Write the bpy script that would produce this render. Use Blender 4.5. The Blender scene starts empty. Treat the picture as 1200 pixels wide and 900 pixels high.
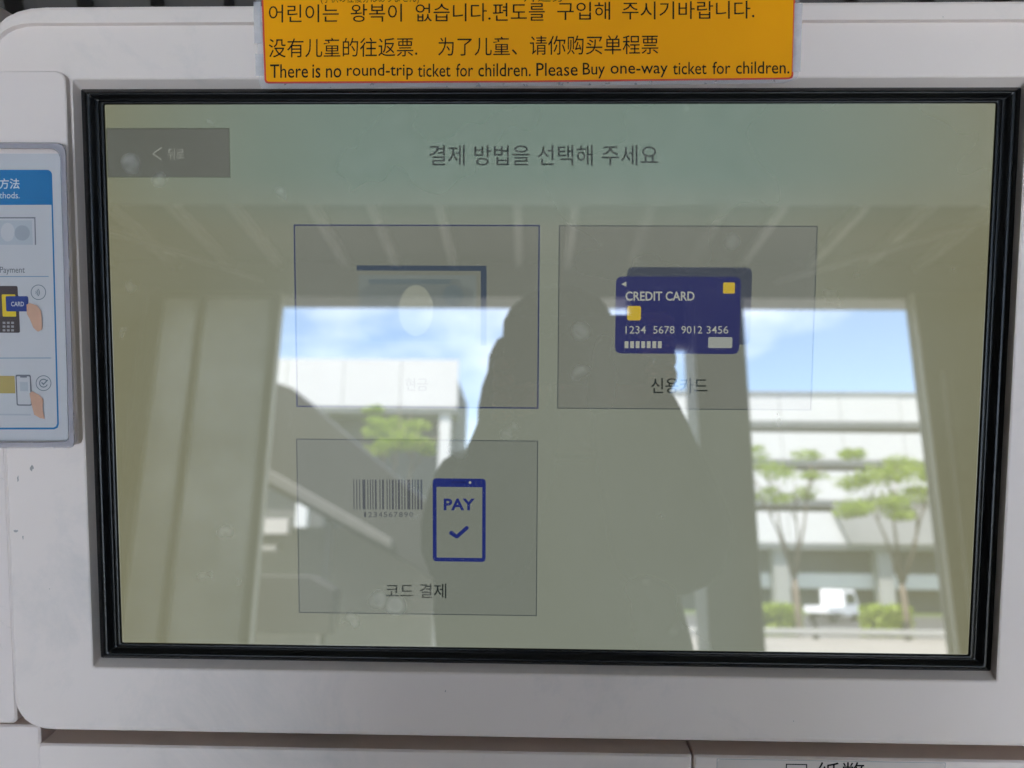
import bpy, bmesh, math, random
from mathutils import Vector, Matrix, noise
random.seed(7)
S = bpy.context.scene
COL = S.collection

# ------------------------------------------------------------------ camera
# pose solved from the four corners of the display (panel frame: u right, v up the panel, w out of it)
FPX = 880.0                                        # focal length in photo pixels (1200 x 900)
TILT = math.radians(18.17)                         # the operating panel leans back
ORIGIN = Vector((0, 0, 1.25))                      # centre of the display
BU, BV, BW = Vector((1, 0, 0)), Vector((0, math.sin(TILT), math.cos(TILT))), Vector((0, -math.cos(TILT), math.sin(TILT)))
PANEL = Matrix((BU, BV, BW)).transposed()          # panel -> world
RC = Matrix(((0.99973327, 0.00516204, -0.02251093),
             (-0.00676015, 0.99741734, -0.0715049),
             (0.02208368, 0.07163801, 0.99718619)))  # panel -> camera axes
CAMP = Vector((-0.00734765, 0.02897904, 0.40978536))
CAMW = PANEL @ CAMP + ORIGIN
cam = bpy.data.cameras.new('camera')
cam.sensor_width = 36; cam.lens = 36 * FPX / 1200; cam.clip_start = .01; cam.clip_end = 2000
cam.dof.use_dof = True; cam.dof.focus_distance = .41; cam.dof.aperture_fstop = 7
camo = bpy.data.objects.new('camera', cam); COL.objects.link(camo)
camo.matrix_world = Matrix.Translation(CAMW) @ (PANEL @ RC.transposed()).to_4x4()
S.camera = camo

# ------------------------------------------------------------------ sky, sun, exposure
EXPOSURE = 4.65
SUN_EL, SUN_AZ = math.radians(64), math.radians(-35)      # azimuth clockwise from +Y: the sun stands behind the station
S.view_settings.view_transform = 'Standard'; S.view_settings.look = 'None'
S.view_settings.exposure = EXPOSURE; S.view_settings.gamma = 1; S.view_settings.use_curve_mapping = False
W = bpy.data.worlds.new('World'); S.world = W; W.use_nodes = True
nt = W.node_tree; nt.nodes.clear()
out = nt.nodes.new('ShaderNodeOutputWorld'); bg = nt.nodes.new('ShaderNodeBackground')
sky = nt.nodes.new('ShaderNodeTexSky'); sky.sky_type = 'NISHITA'; sky.sun_disc = False
sky.sun_elevation = SUN_EL; sky.sun_rotation = SUN_AZ; sky.dust_density = .6; sky.ozone_density = 2.0
tc = nt.nodes.new('ShaderNodeTexCoord'); mp = nt.nodes.new('ShaderNodeMapping'); mp.inputs['Scale'].default_value = (1, 1, 2.6); mp.inputs['Location'].default_value = (-4.4, 6.2, 1.1)
nz = nt.nodes.new('ShaderNodeTexNoise'); nz.inputs['Scale'].default_value = 2.6; nz.inputs['Detail'].default_value = 7; nz.inputs['Roughness'].default_value = .55
rp = nt.nodes.new('ShaderNodeValToRGB'); rp.color_ramp.elements[0].position = .42; rp.color_ramp.elements[1].position = .80
mx = nt.nodes.new('ShaderNodeMixRGB'); mx.inputs['Color2'].default_value = (8.2, 8.6, 9.4, 1)
nt.links.new(tc.outputs['Generated'], mp.inputs[0]); nt.links.new(mp.outputs[0], nz.inputs['Vector'])
nt.links.new(nz.outputs['Fac'], rp.inputs[0]); nt.links.new(rp.outputs[0], mx.inputs['Fac'])
nt.links.new(sky.outputs[0], mx.inputs['Color1']); nt.links.new(mx.outputs[0], bg.inputs['Color'])
bg.inputs['Strength'].default_value = .1
nt.links.new(bg.outputs[0], out.inputs[0])
sl = bpy.data.lights.new('sun', 'SUN'); sl.energy = 3.0; sl.angle = math.radians(.53); sl.color = (1, .95, .88)
so = bpy.data.objects.new('sun', sl); COL.objects.link(so)
sd = Vector((math.sin(SUN_AZ) * math.cos(SUN_EL), math.cos(SUN_AZ) * math.cos(SUN_EL), math.sin(SUN_EL)))
so.location = sd * 60; so.rotation_euler = sd.to_track_quat('Z', 'Y').to_euler()
S.cycles.use_denoising = True
S.cycles.max_bounces = 10; S.cycles.diffuse_bounces = 6; S.cycles.glossy_bounces = 4
S.cycles.transparent_max_bounces = 12
S.cycles.sample_clamp_indirect = 12

# ------------------------------------------------------------------ photo pixel -> place
def uv(px, py, w=0.0):
    """point of the panel plane (height w above the glass) seen at a photo pixel"""
    d = RC.transposed() @ Vector((px - 600, 450 - py, -FPX))
    t = (w - CAMP.z) / d.z
    h = CAMP + d * t
    return h.x, h.y
def pw(u, v, w): return PANEL @ Vector((u, v, w)) + ORIGIN
def seen(px, py, Y):
    """point at depth Y in front of the machine whose mirror image in the glass shows at a photo pixel"""
    u, v = uv(px, py); d = RC.transposed() @ Vector((px - 600, 450 - py, -FPX)); d.z = -d.z
    P = pw(u, v, 0); D = PANEL @ d
    return P + D * ((Y - P.y) / D.y)

# ------------------------------------------------------------------ materials
def lin(c): return tuple(((x / 255 + .055) / 1.055) ** 2.4 if x > 10 else x / 255 / 12.92 for x in c)
MATS = {}
def base_mat(name):
    m = bpy.data.materials.new(name); m.use_nodes = True; MATS[name] = m
    return m, m.node_tree, m.node_tree.nodes['Principled BSDF']
def noise_node(t, scale, detail=4, rough=.6, vec=None, dist=0):
    n = t.nodes.new('ShaderNodeTexNoise'); n.inputs['Scale'].default_value = scale; n.inputs['Detail'].default_value = detail
    n.inputs['Roughness'].default_value = rough; n.inputs['Distortion'].default_value = dist
    if vec is None:
        c = t.nodes.new('ShaderNodeTexCoord'); vec = c.outputs['Object']
    t.links.new(vec, n.inputs['Vector']); return n
def ramp(t, fac, a, b, ca, cb):
    r = t.nodes.new('ShaderNodeValToRGB'); e = r.color_ramp.elements
    e[0].position, e[1].position = a, b; e[0].color = (*ca, 1); e[1].color = (*cb, 1)
    t.links.new(fac, r.inputs[0]); return r
def mixc(t, fac, c1, c2, mode='MIX'):
    m = t.nodes.new('ShaderNodeMixRGB'); m.blend_type = mode
    for k, c in (('Fac', fac), ('Color1', c1), ('Color2', c2)):
        if hasattr(c, 'links'): t.links.new(c, m.inputs[k])
        elif isinstance(c, (int, float)): m.inputs[k].default_value = c
        else: m.inputs[k].default_value = (*c, 1)
    return m.outputs[0]
def surf(name, col, rough=.5, var=.08, scale=8, bump=0, bscale=60, metal=0, spec=.5, dirt=None, dirt_scale=20, dirt_at=(.6, .75), bdist=.001):
    """plain surface with uneven tone, optional dirt and fine relief"""
    if name in MATS: return MATS[name]
    m, t, b = base_mat(name)
    n = noise_node(t, scale)
    lo = tuple(max(0, c * (1 - var)) for c in col); hi = tuple(c * (1 + var) for c in col)
    c = ramp(t, n.outputs['Fac'], .3, .7, lo, hi).outputs[0]
    if dirt:
        d = noise_node(t, dirt_scale, 9, .7, dist=.6)
        f = ramp(t, d.outputs['Fac'], dirt_at[0], dirt_at[1], (0, 0, 0), (1, 1, 1)).outputs[0]
        c = mixc(t, f, c, dirt)
    t.links.new(c, b.inputs['Base Color'])
    r = noise_node(t, scale * 3)
    mr = t.nodes.new('ShaderNodeMapRange'); mr.inputs['To Min'].default_value = rough * .8; mr.inputs['To Max'].default_value = min(1, rough * 1.2)
    t.links.new(r.outputs['Fac'], mr.inputs['Value']); t.links.new(mr.outputs[0], b.inputs['Roughness'])
    b.inputs['Metallic'].default_value = metal; b.inputs['Specular IOR Level'].default_value = spec
    if bump:
        bn = noise_node(t, bscale, 3)
        bp = t.nodes.new('ShaderNodeBump'); bp.inputs['Strength'].default_value = bump; bp.inputs['Distance'].default_value = bdist
        t.links.new(bn.outputs['Fac'], bp.inputs['Height']); t.links.new(bp.outputs[0], b.inputs['Normal'])
    return m
GLASS_IOR = 1.77
def glass_front(t, b):
    """front of the touch glass: polished, with finger marks that scatter a little light"""
    b.inputs['IOR'].default_value = GLASS_IOR
    n = noise_node(t, 26, 3, .5); v = t.nodes.new('ShaderNodeTexVoronoi'); v.inputs['Scale'].default_value = 38; v.inputs['Randomness'].default_value = 1
    c = t.nodes.new('ShaderNodeTexCoord'); t.links.new(c.outputs['Object'], v.inputs['Vector'])
    spot = ramp(t, v.outputs['Distance'], .14, .26, (1, 1, 1), (0, 0, 0)).outputs[0]
    gate = ramp(t, n.outputs['Fac'], .55, .64, (0, 0, 0), (1, 1, 1)).outputs[0]
    mul = mixc(t, 1.0, spot, gate, 'MULTIPLY')
    w = noise_node(t, 8, 3, .5, dist=.2)
    film = ramp(t, w.outputs['Fac'], .4, .75, (0.004,) * 3, (.045,) * 3).outputs[0]
    t.links.new(mixc(t, mul, film, (.13, .13, .13)), b.inputs['Base Color'])
    b.inputs['Roughness'].default_value = .015
def lcd(name, rgb):
    """lit picture of the display behind its glass"""
    if name in MATS: return MATS[name]
    m, t, b = base_mat(name); glass_front(t, b)
    b.inputs['Emission Color'].default_value = (*lin(rgb), 1)
    b.inputs['Emission Strength'].default_value = 2 ** -EXPOSURE
    return m
def lcd_ground():
    """white page of the display: a teal reflection painted in along the top and a yellow viewing-angle tint painted in at the sides"""
    m, t, b = base_mat('display_page'); glass_front(t, b)
    tc = t.nodes.new('ShaderNodeTexCoord'); sp = t.nodes.new('ShaderNodeSeparateXYZ'); t.links.new(tc.outputs['Object'], sp.inputs[0])
    ab = t.nodes.new('ShaderNodeMath'); ab.operation = 'ABSOLUTE'; t.links.new(sp.outputs['X'], ab.inputs[0])
    wob = noise_node(t, 5, 2); ad = t.nodes.new('ShaderNodeMath'); ad.operation = 'MULTIPLY_ADD'; ad.inputs[1].default_value = .06; t.links.new(wob.outputs['Fac'], ad.inputs[0]); t.links.new(ab.outputs[0], ad.inputs[2])
    side = ramp(t, ad.outputs[0], .13, .285, (0, 0, 0), (1, 1, 1)).outputs[0]
    c = mixc(t, side, lin((123, 128, 115)), lin((119, 117, 91)))  # yellow sides: viewing-angle shift and warm wall reflection painted into the emission
    # teal reflection painted into the emission along the top, fading downwards (object z runs from 1.108 to 1.392)
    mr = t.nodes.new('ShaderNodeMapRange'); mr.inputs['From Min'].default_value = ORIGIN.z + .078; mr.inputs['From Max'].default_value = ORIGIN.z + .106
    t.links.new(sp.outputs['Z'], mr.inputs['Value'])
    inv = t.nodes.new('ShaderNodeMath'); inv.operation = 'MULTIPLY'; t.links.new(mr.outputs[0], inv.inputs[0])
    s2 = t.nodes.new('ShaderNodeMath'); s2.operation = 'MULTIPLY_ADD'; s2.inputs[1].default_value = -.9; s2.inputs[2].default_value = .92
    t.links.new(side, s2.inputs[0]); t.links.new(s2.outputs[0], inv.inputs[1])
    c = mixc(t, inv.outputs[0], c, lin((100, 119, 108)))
    t.links.new(c, b.inputs['Emission Color']); b.inputs['Emission Strength'].default_value = 2 ** -EXPOSURE
    return m
def clear_film(name, tint, opacity, rough=.2, var=.4, scale=90):
    m, t, b = base_mat(name)
    b.inputs['Base Color'].default_value = (*tint, 1); b.inputs['Roughness'].default_value = rough
    n = noise_node(t, scale, 5, .7)
    mr = t.nodes.new('ShaderNodeMapRange'); mr.inputs['To Min'].default_value = opacity * (1 - var); mr.inputs['To Max'].default_value = min(1, opacity * (1 + var))
    t.links.new(n.outputs['Fac'], mr.inputs['Value']); t.links.new(mr.outputs[0], b.inputs['Alpha'])
    return m

white = surf('white_plastic', (.765, .655, .60), .42, .03, 5, .12, 900, dirt=(.56, .51, .48), dirt_scale=11, dirt_at=(.52, .85), bdist=.0002)
white2 = surf('white_plastic_worn', (.725, .62, .575), .5, .04, 6, .12, 700, dirt=(.36, .33, .31), dirt_scale=26, dirt_at=(.6, .78), bdist=.0002)
rubber = surf('black_gasket', (.002, .002, .0022), .2, .3, 30, .5, 1400, dirt=(.012, .012, .012), dirt_scale=260, dirt_at=(.62, .8), bdist=.0003, spec=.3)
dark = surf('dark_gap', (.02, .02, .022), .7, .2)

# ------------------------------------------------------------------ geometry helpers
class MB:
    def __init__(s): s.v, s.f, s.m = [], [], []
    def add(s, vs, fs, mat=0):
        o = len(s.v); s.v += [tuple(v) for v in vs]; s.f += [tuple(i + o for i in f) for f in fs]; s.m += [mat] * len(fs); return s
    def box(s, lo, hi, mat=0):
        x0, y0, z0 = lo; x1, y1, z1 = hi
        return s.add([(x0, y0, z0), (x1, y0, z0), (x1, y1, z0), (x0, y1, z0), (x0, y0, z1), (x1, y0, z1), (x1, y1, z1), (x0, y1, z1)],
                     [(0, 3, 2, 1), (4, 5, 6, 7), (0, 1, 5, 4), (1, 2, 6, 5), (2, 3, 7, 6), (3, 0, 4, 7)], mat)
    def prism(s, poly, a, b, axis='z', mat=0):
        """poly in 2D pushed from a to b along an axis"""
        n = len(poly)
        P = {'z': lambda p, q: (p[0], p[1], q), 'y': lambda p, q: (p[0], q, p[1]), 'x': lambda p, q: (q, p[0], p[1])}[axis]
        vs = [P(p, a) for p in poly] + [P(p, b) for p in poly]
        return s.add(vs, [tuple(range(n - 1, -1, -1)), tuple(range(n, 2 * n))] + [(i, (i + 1) % n, n + (i + 1) % n, n + i) for i in range(n)], mat)
    def loops(s, loops, cap0=False, cap1=False, closed=False, mat=0):
        n = len(loops[0]); vs = [p for l in loops for p in l]; fs = []
        for k in range(len(loops) - 1 + (1 if closed else 0)):
            k2 = (k + 1) % len(loops)
            fs += [(k * n + i, k * n + (i + 1) % n, k2 * n + (i + 1) % n, k2 * n + i) for i in range(n)]
        if cap0: fs.append(tuple(range(n - 1, -1, -1)))
        if cap1: fs.append(tuple((len(loops) - 1) * n + i for i in range(n)))
        return s.add(vs, fs, mat)
    def tube(s, pts, r, n=10, mat=0, r2=None):
        pts = [Vector(p) for p in pts]; L = []
        for i, p in enumerate(pts):
            d = (pts[min(i + 1, len(pts) - 1)] - pts[max(i - 1, 0)]).normalized()
            a = d.orthogonal().normalized() if i == 0 else (a - d * a.dot(d)).normalized()
            b = d.cross(a); rr = r if r2 is None else r + (r2 - r) * i / (len(pts) - 1)
            L.append([p + (a * math.cos(2 * math.pi * k / n) + b * math.sin(2 * math.pi * k / n)) * rr for k in range(n)])
        return s.loops(L, True, True, mat=mat)
    def panel(s): s.v = [tuple(pw(*v)) for v in s.v]; return s
def mesh_obj(name, mb, mats, parent=None, smooth=False, bevel=0, at=None, fix=True):
    off = Vector(at) if at is not None else (parent['_w'] if parent is not None and '_w' in parent else None)
    off = Vector(off) if off is not None else Vector((0, 0, 0))
    me = bpy.data.meshes.new(name); me.from_pydata([tuple(Vector(v) - off) for v in mb.v], [], mb.f)
    for m in (mats if isinstance(mats, (list, tuple)) else [mats]): me.materials.append(m)
    if any(mb.m): me.polygons.foreach_set('material_index', mb.m)
    if fix:
        bm = bmesh.new(); bm.from_mesh(me); bmesh.ops.recalc_face_normals(bm, faces=bm.faces); bm.to_mesh(me); bm.free()
    me.update()
    if smooth:
        me.polygons.foreach_set('use_smooth', [True] * len(me.polygons))
    o = bpy.data.objects.new(name, me); COL.objects.link(o)
    if parent is not None: o.parent = parent
    if parent is None: o.location = off
    elif at is not None: o.location = off - Vector(parent['_w'])
    if bevel:
        b = o.modifiers.new('bevel', 'BEVEL'); b.width = bevel; b.segments = 2; b.limit_method = 'ANGLE'; b.angle_limit = math.radians(40)
        o.modifiers.new('wn', 'WEIGHTED_NORMAL')
        me.polygons.foreach_set('use_smooth', [True] * len(me.polygons))
    return o
def part(name, mb, mats, parent, **k):
    if parent.type != 'EMPTY' and '_w' not in parent: parent['_w'] = wpos(parent)
    return mesh_obj(name, mb, mats, parent, **k)
def wpos(o):
    p = Vector(o.location)
    while o.parent: o = o.parent; p += o.location
    return tuple(p)
def thing(name, loc, label, cat, group=None):
    o = bpy.data.objects.new(name, None); COL.objects.link(o); o.location = loc; o.empty_display_size = .1
    o['_w'] = tuple(loc); return tag(o, label, cat, group)
def tag(o, label, cat, group=None):
    o['label'] = label; o['category'] = cat
    if group: o['group'] = group
    return o
def struct(name, mb, mats, **k):
    o = mesh_obj(name, mb, mats, **k); o['kind'] = 'structure'; return o

# panel layout helpers -------------------------------------------------------
def rquad(c, r, w, n=5):
    """rounded quadrilateral loop; c = TL, TR, BR, BL as (u, v); r one radius or four"""
    r = r if isinstance(r, (list, tuple)) else [r] * 4; P = []
    for i in range(4):
        p = Vector(c[i]); a = (Vector(c[i - 1]) - p).normalized(); b = (Vector(c[(i + 1) % 4]) - p).normalized()
        s, e = p + a * r[i], p + b * r[i]
        for k in range(n + 1):
            t = k / n; q = s * (1 - t) ** 2 + p * 2 * t * (1 - t) + e * t * t
            P.append((q.x, q.y, w))
    return P
def rect_uv(x0, y0, x1, y1, w=0):
    """upright rectangle on the panel whose corners sit at two photo pixels"""
    a, b = uv(x0, y0, w), uv(x1, y1, w)
    return a[0], b[1], b[0], a[1]                    # u0, v0, u1, v1
def corners(u0, v0, u1, v1): return [(u0, v1), (u1, v1), (u1, v0), (u0, v0)]
_T = {}
def text_shape(s, bold=0.0):
    """outline faces of a line of lettering, in a unit box 0..1 x 0..1"""
    k = (s, bold)
    if k in _T: return _T[k]
    c = bpy.data.curves.new('t', 'FONT'); c.body = s; c.size = 1; c.resolution_u = 3; c.offset = bold
    o = bpy.data.objects.new('t', c); COL.objects.link(o)
    me = o.to_mesh(); vs = [v.co.copy() for v in me.vertices]; fs = [tuple(p.vertices) for p in me.polygons]
    o.to_mesh_clear(); bpy.data.objects.remove(o); bpy.data.curves.remove(c)
    x0, x1 = min(v.x for v in vs), max(v.x for v in vs); y0, y1 = min(v.y for v in vs), max(v.y for v in vs)
    _T[k] = ([((v.x - x0) / (x1 - x0), (v.y - y0) / (y1 - y0)) for v in vs], fs); return _T[k]
def text_on(mb, s, box, w, bold=0.0, slope=0.0, mat=0):
    """lettering printed on the panel plane, filling a pixel box; slope = rise in pixels from its left to its right end"""
    vs, fs = text_shape(s, bold); x0, y0, x1, y1 = box; P = []
    for a, b in vs:
        P.append((*uv(x0 + (x1 - x0) * a, y1 + (y0 - y1) * b - slope * a, w), w))
    mb.add(P, fs, mat); return mb
def flat(mb, loop, mat=0): return mb.add(loop, [tuple(range(len(loop)))], mat)
def sheet(mb, box, w, r=0.0, mat=0):
    return flat(mb, rquad(corners(*rect_uv(*box, w)), max(r, 1e-5), w, 4 if r else 1), mat)
def pxpoly(mb, pts, w, mat=0): return flat(mb, [(*uv(x, y, w), w) for x, y in pts], mat)
def disc(mb, cx, cy, rx, ry, w, mat=0, n=28):
    return pxpoly(mb, [(cx + rx * math.cos(2 * math.pi * k / n), cy + ry * math.sin(2 * math.pi * k / n)) for k in range(n)], w, mat)
def circle_line(mb, cx, cy, r, lw, w, a0=0, a1=360, mat=0, n=24):
    for k in range(n):
        A, B = (math.radians(a0 + (a1 - a0) * q / n) for q in (k, k + 1))
        pxpoly(mb, [(cx + (r - lw) * math.cos(A), cy + (r - lw) * math.sin(A)), (cx + r * math.cos(A), cy + r * math.sin(A)),
                    (cx + r * math.cos(B), cy + r * math.sin(B)), (cx + (r - lw) * math.cos(B), cy + (r - lw) * math.sin(B))], w, mat)
def frame_line(mb, box, lw, w, mat=0):
    x0, y0, x1, y1 = box
    u0, v0, u1, v1 = rect_uv(x0, y0, x1, y1, w)
    for a, b, c, d in ((u0, v1 - lw, u1, v1), (u0, v0, u1, v0 + lw), (u0, v0 + lw, u0 + lw, v1 - lw), (u1 - lw, v0 + lw, u1, v1 - lw)):
        flat(mb, [(a, b, w), (c, b, w), (c, d, w), (a, d, w)], mat)

# ================================================================== THE SETTING (seen mirrored in the glass)
concrete = surf('concrete', (.23, .215, .19), .85, .12, 1.2, .3, 30, dirt=(.22, .21, .2), dirt_scale=2, dirt_at=(.5, .8))
asphalt = surf('asphalt', (.055, .055, .057), .9, .2, 3, .4, 80)
grassm = surf('grass_ground', (.09, .13, .035), .95, .3, .3)
soffit_dark = surf('soffit_board', (.085, .085, .08), .8, .1, 2)
joist_m = surf('joist_paint', (.42, .41, .38), .5, .06, 3)
ceil_m = surf('ceiling_board', (.58, .62, .59), .7, .05, 2)
wall_beige = surf('beige_wall_panel', (.52, .50, .41), .55, .08, 1.5, dirt=(.42, .39, .31), dirt_scale=3, dirt_at=(.5, .8))
frosted, _t, _b = base_mat('frosted_glass')
_tr = _t.nodes.new('ShaderNodeBsdfTranslucent'); _ms = _t.nodes.new('ShaderNodeMixShader'); _ms.inputs[0].default_value = .8
_b.inputs['Base Color'].default_value = (.45, .46, .44, 1); _b.inputs['Roughness'].default_value = .4
_t.links.new(ramp(_t, noise_node(_t, 2.2, 3).outputs['Fac'], .3, .7, (.44, .44, .41), (.62, .62, .58)).outputs[0], _tr.inputs[0])
_t.links.new(_b.outputs[0], _ms.inputs[1]); _t.links.new(_tr.outputs[0], _ms.inputs[2]); _t.links.new(_ms.outputs[0], _t.nodes['Material Output'].inputs[0])
steel = surf('painted_steel', (.36, .36, .345), .4, .05, 4)
pillar_m = surf('pillar_paint', (.33, .33, .30), .5, .06, 2)
band_white = surf('white_cladding', (.60, .60, .59), .6, .03, .3)
band_grey = surf('grey_slab', (.30, .30, .29), .8, .1, .4)
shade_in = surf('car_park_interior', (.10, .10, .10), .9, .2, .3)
charcoal = surf('charcoal_panel', (.022, .022, .024), .7, .15, 2)
wood_dark = surf('dark_slat', (.07, .06, .055), .7, .25, 6)

g = MB(); g.add([(-400, -400, -1.0), (400, -400, -1.0), (400, 60, -1.0), (-400, 60, -1.0)], [(0, 1, 2, 3)]); struct('ground', g, grassm)
g = MB(); g.add([(-200, -43, -.95), (200, -43, -.95), (200, -15.2, -.95), (-200, -15.2, -.95)], [(0, 1, 2, 3)]); struct('road', g, asphalt)
g = MB(); g.box((-30, -15, -1.0), (30, 3.4, 0)); plaza = struct('plaza_floor', g, concrete)
pf = MB()
for i in range(-9, 10):
    for j in range(0, 12):
        a = .006; x0, y0 = i * .9, -11.2 + j * .9
        pf.box((x0 + a, y0 + a, -.01), (x0 + .9 - a, y0 + .9 - a, .012 + .002 * random.random()))
o = mesh_obj('paving_slab', pf, concrete, plaza); o['kind'] = 'stuff'

# wall the machine stands against, with upright slats above it
sw = thing('station_wall', (0, 1.0, 0), 'dark slatted station wall rising behind the ticket machine', 'wall')
m = MB(); m.box((-8, .55, 0), (8, .75, 5.0)); part('wall_face', m, wood_dark, sw)
slat0 = MB(); slat0.box((-.022, .515, 0), (.022, .549, 4.4)); sm0 = None
for k in range(60):
    if sm0 is None:
        sm0 = part('slat', slat0, wood_dark, sw); base_o = sm0
        sm0.location.x = -2.36
    else:
        c = base_o.copy(); COL.objects.link(c); c.location.x = -2.36 + k * .08

cn = thing('station_canopy', (0, -4.9, 3.2), 'dark station canopy with pale joists mirrored above the sky', 'canopy')
m = MB(); m.box((-8, -4.95, 3.36), (8, .5, 3.5)); part('roof_deck', m, soffit_dark, cn)
m = MB(); m.box((-8, -3.55, 3.2), (8, .5, 3.34)); part('ceiling_board', m, ceil_m, cn)
m = MB(); m.box((-8, -4.98, 3.085), (8, -4.74, 3.40)); part('edge_beam', m, steel, cn)
for k in range(19):
    x = -3.9 + k * .42 + .04 * math.sin(k * 2.3)
    m = MB(); m.box((x - .028, -4.735, 3.29), (x + .028, -3.555, 3.355)); part('joist', m, joist_m, cn)
m = MB(); m.tube([(-3.1, -3.4, 3.2), (-1.95, -4.7, 3.2)], .025, 8); part('brace', m, joist_m, cn)
m = MB(); m.tube([(3.1, -3.3, 3.2), (1.75, -4.7, 3.2)], .025, 8); part('brace', m, joist_m, cn)

def side_wall(x0, x1, label, seams):
    t = thing('side_wall', ((x0 + x1) / 2, -4.65, 0), label, 'wall')
    xs = [x0] + seams + [x1]
    for a, b in zip(xs[:-1], xs[1:]):
        m = MB(); m.box((a + .006, -4.60, .0), (b - .006, -4.68, 0.3 if a == -2.66 else 3.09)); part('wall_panel', m, wall_beige, t, bevel=.004)
    if x0 < 0:
        m = MB(); m.box((x0, -4.73, 0), (-2.66, -4.69, 3.08)); part('backing', m, pillar_m, t); m = MB(); m.box((-2.66, -4.73, 0), (x1, -4.69, .28)); part('backing', m, pillar_m, t)
        for a, b in ((-2.63, -2.37), (-2.33, -1.84)):
            m = MB(); m.box((a, -4.66, .35), (b, -4.648, 3.04)); part('frosted_pane', m, frosted, t)
        for a, b, c, d in ((-2.66, -2.63, .30, 3.08), (-2.37, -2.33, .35, 3.04), (-1.84, -1.776, .30, 3.08), (-2.63, -1.84, .30, .35), (-2.63, -1.84, 3.04, 3.08)):
            m = MB(); m.box((a, -4.69, c), (b, -4.61, d)); part('pane_frame', m, wall_beige, t)
    else:
        m = MB(); m.box((x0, -4.73, 0), (x1, -4.69, 3.08)); part('backing', m, pillar_m, t)
    return t
wl = side_wall(-8, -1.77, 'beige panelled wall mirrored beside the stair and white roof parapet', [-5.6, -4.4, -3.5, -2.66])
m = MB(); m.tube([(-2.73, -4.57, .1), (-2.73, -4.57, 3.08)], .012, 8); part('cable_pipe', m, joist_m, wl)
wr = side_wall(2.68, 8, 'beige panelled wall mirrored beside the white banded car park', [3.3, 4.2, 5.4])
m = MB(); m.tube([(2.78, -4.565, .9), (2.80, -4.565, 2.5)], .02, 8); part('cable_pipe', m, joist_m, wr)
for s_, lab in ((-1, 'tall pale end wall closing the station front past the stair'), (1, 'tall pale end wall closing the station front past the car park')):
    m = MB(); m.box((s_ * 8, -4.7, 0), (s_ * 8.15, .74, 3.35)); o = mesh_obj('end_wall', m, wall_beige, at=(s_ * 8.07, -2, 0)); tag(o, lab, 'wall')
m = MB(); m.box((1.10, -4.78, 0), (1.445, -4.44, 3.085)); m.box((1.07, -4.81, 0), (1.475, -4.41, .12))
o = mesh_obj('pillar', m, pillar_m, bevel=.012, at=(1.27, -4.6, 0)); tag(o, 'square grey pillar mirrored to the right of the photographer', 'pillar')
sg = thing('hanging_sign', (.9, -4.6, 2.66), 'grey box sign fixed to the pillar under the canopy edge', 'sign')
m = MB(); m.box((.69, -4.68, 2.665), (1.098, -4.54, 3.084)); part('sign_box', m, pillar_m, sg, bevel=.008)
m = MB(); m.box((.72, -4.539, 2.70), (1.07, -4.532, 3.05)); part('sign_face', m, charcoal, sg)

# stair flight seen left: dark parapet with a pale handrail
st = thing('covered_stair', (-3, -7, 0), 'dark sloping stair enclosure with pale handrail beside the panelled wall', 'stairs')
prof = [(-6, 3.35), (-2.75, 3.06), (-2.42, 2.95), (-1.61, 2.29), (-.75, 1.62), (-.75, 1.0), (-1.6, 1.45), (-2.7, 2.0), (-6, 2.1)]
m = MB(); m.prism(prof, -7.0, -7.9, 'y'); part('parapet', m, charcoal, st, bevel=.02)
m = MB(); m.prism([(-2.9, 2.26), (-2.63, 2.14), (-1.57, 1.58), (-1.3, 1.43), (-1.3, 1.35), (-1.57, 1.48), (-2.63, 2.02), (-2.9, 2.14)], -6.85, -6.99, 'y'); part('handrail', m, surf('rail_grey', (.15, .15, .145), .5, .1), st, bevel=.01)
m = MB(); m.box((-3.3, -6.97, 1.48), (-2.3, -6.85, 1.62)); part('ledge', m, band_white, st)
m = MB(); m.box((-3.3, -6.97, 1.32), (-2.4, -6.86, 1.37)); part('ledge', m, steel, st)
for x in (-2.0, -3.0): 
    m = MB(); m.box((x - .035, -7.3, 0), (x + .035, -7.22, 1.75)); part('post', m, steel, st)
m = MB(); m.box((-6, -8.2, 0), (-1.0, -7.9, 1.6)); part('stair_wall', m, pillar_m, st)
bn = thing('bench', (-2.2, -6.4, 0), 'low dark bench with pale foot rail below the stair', 'bench')
m = MB(); m.prism([(-2.68, .60), (-2.62, .95), (-2.45, 1.10), (-1.95, 1.10), (-1.72, .98), (-1.74, .60)], -6.5, -6.75, 'y'); part('backrest', m, charcoal, bn, bevel=.02)
m = MB(); m.box((-2.62, -6.7, .40), (-1.75, -6.2, .46)); part('seat', m, steel, bn, bevel=.01)
for x in (-2.5, -1.85):
    m = MB(); m.box((x - .03, -6.68, .012), (x + .03, -6.25, .40)); part('leg', m, charcoal, bn)
    m = MB(); m.box((x - .025, -6.72, .3), (x + .025, -6.66, .8)); part('back_support', m, charcoal, bn)

# guard rail at the edge of the plaza
gr = thing('guard_rail', (6, -14.4, 0), 'low pale guard rail along the plaza edge below the trees', 'guard rail')
for z in (.14,):
    m = MB(); m.box((1.5, -14.45, z - .05), (16, -14.39, z + .05)); part('rail', m, steel, gr, bevel=.01)
for k in range(9):
    x = 2 + k * 1.7; m = MB(); m.box((x - .04, -14.53, -.02), (x + .04, -14.455, .34)); part('post', m, charcoal, gr)

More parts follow.
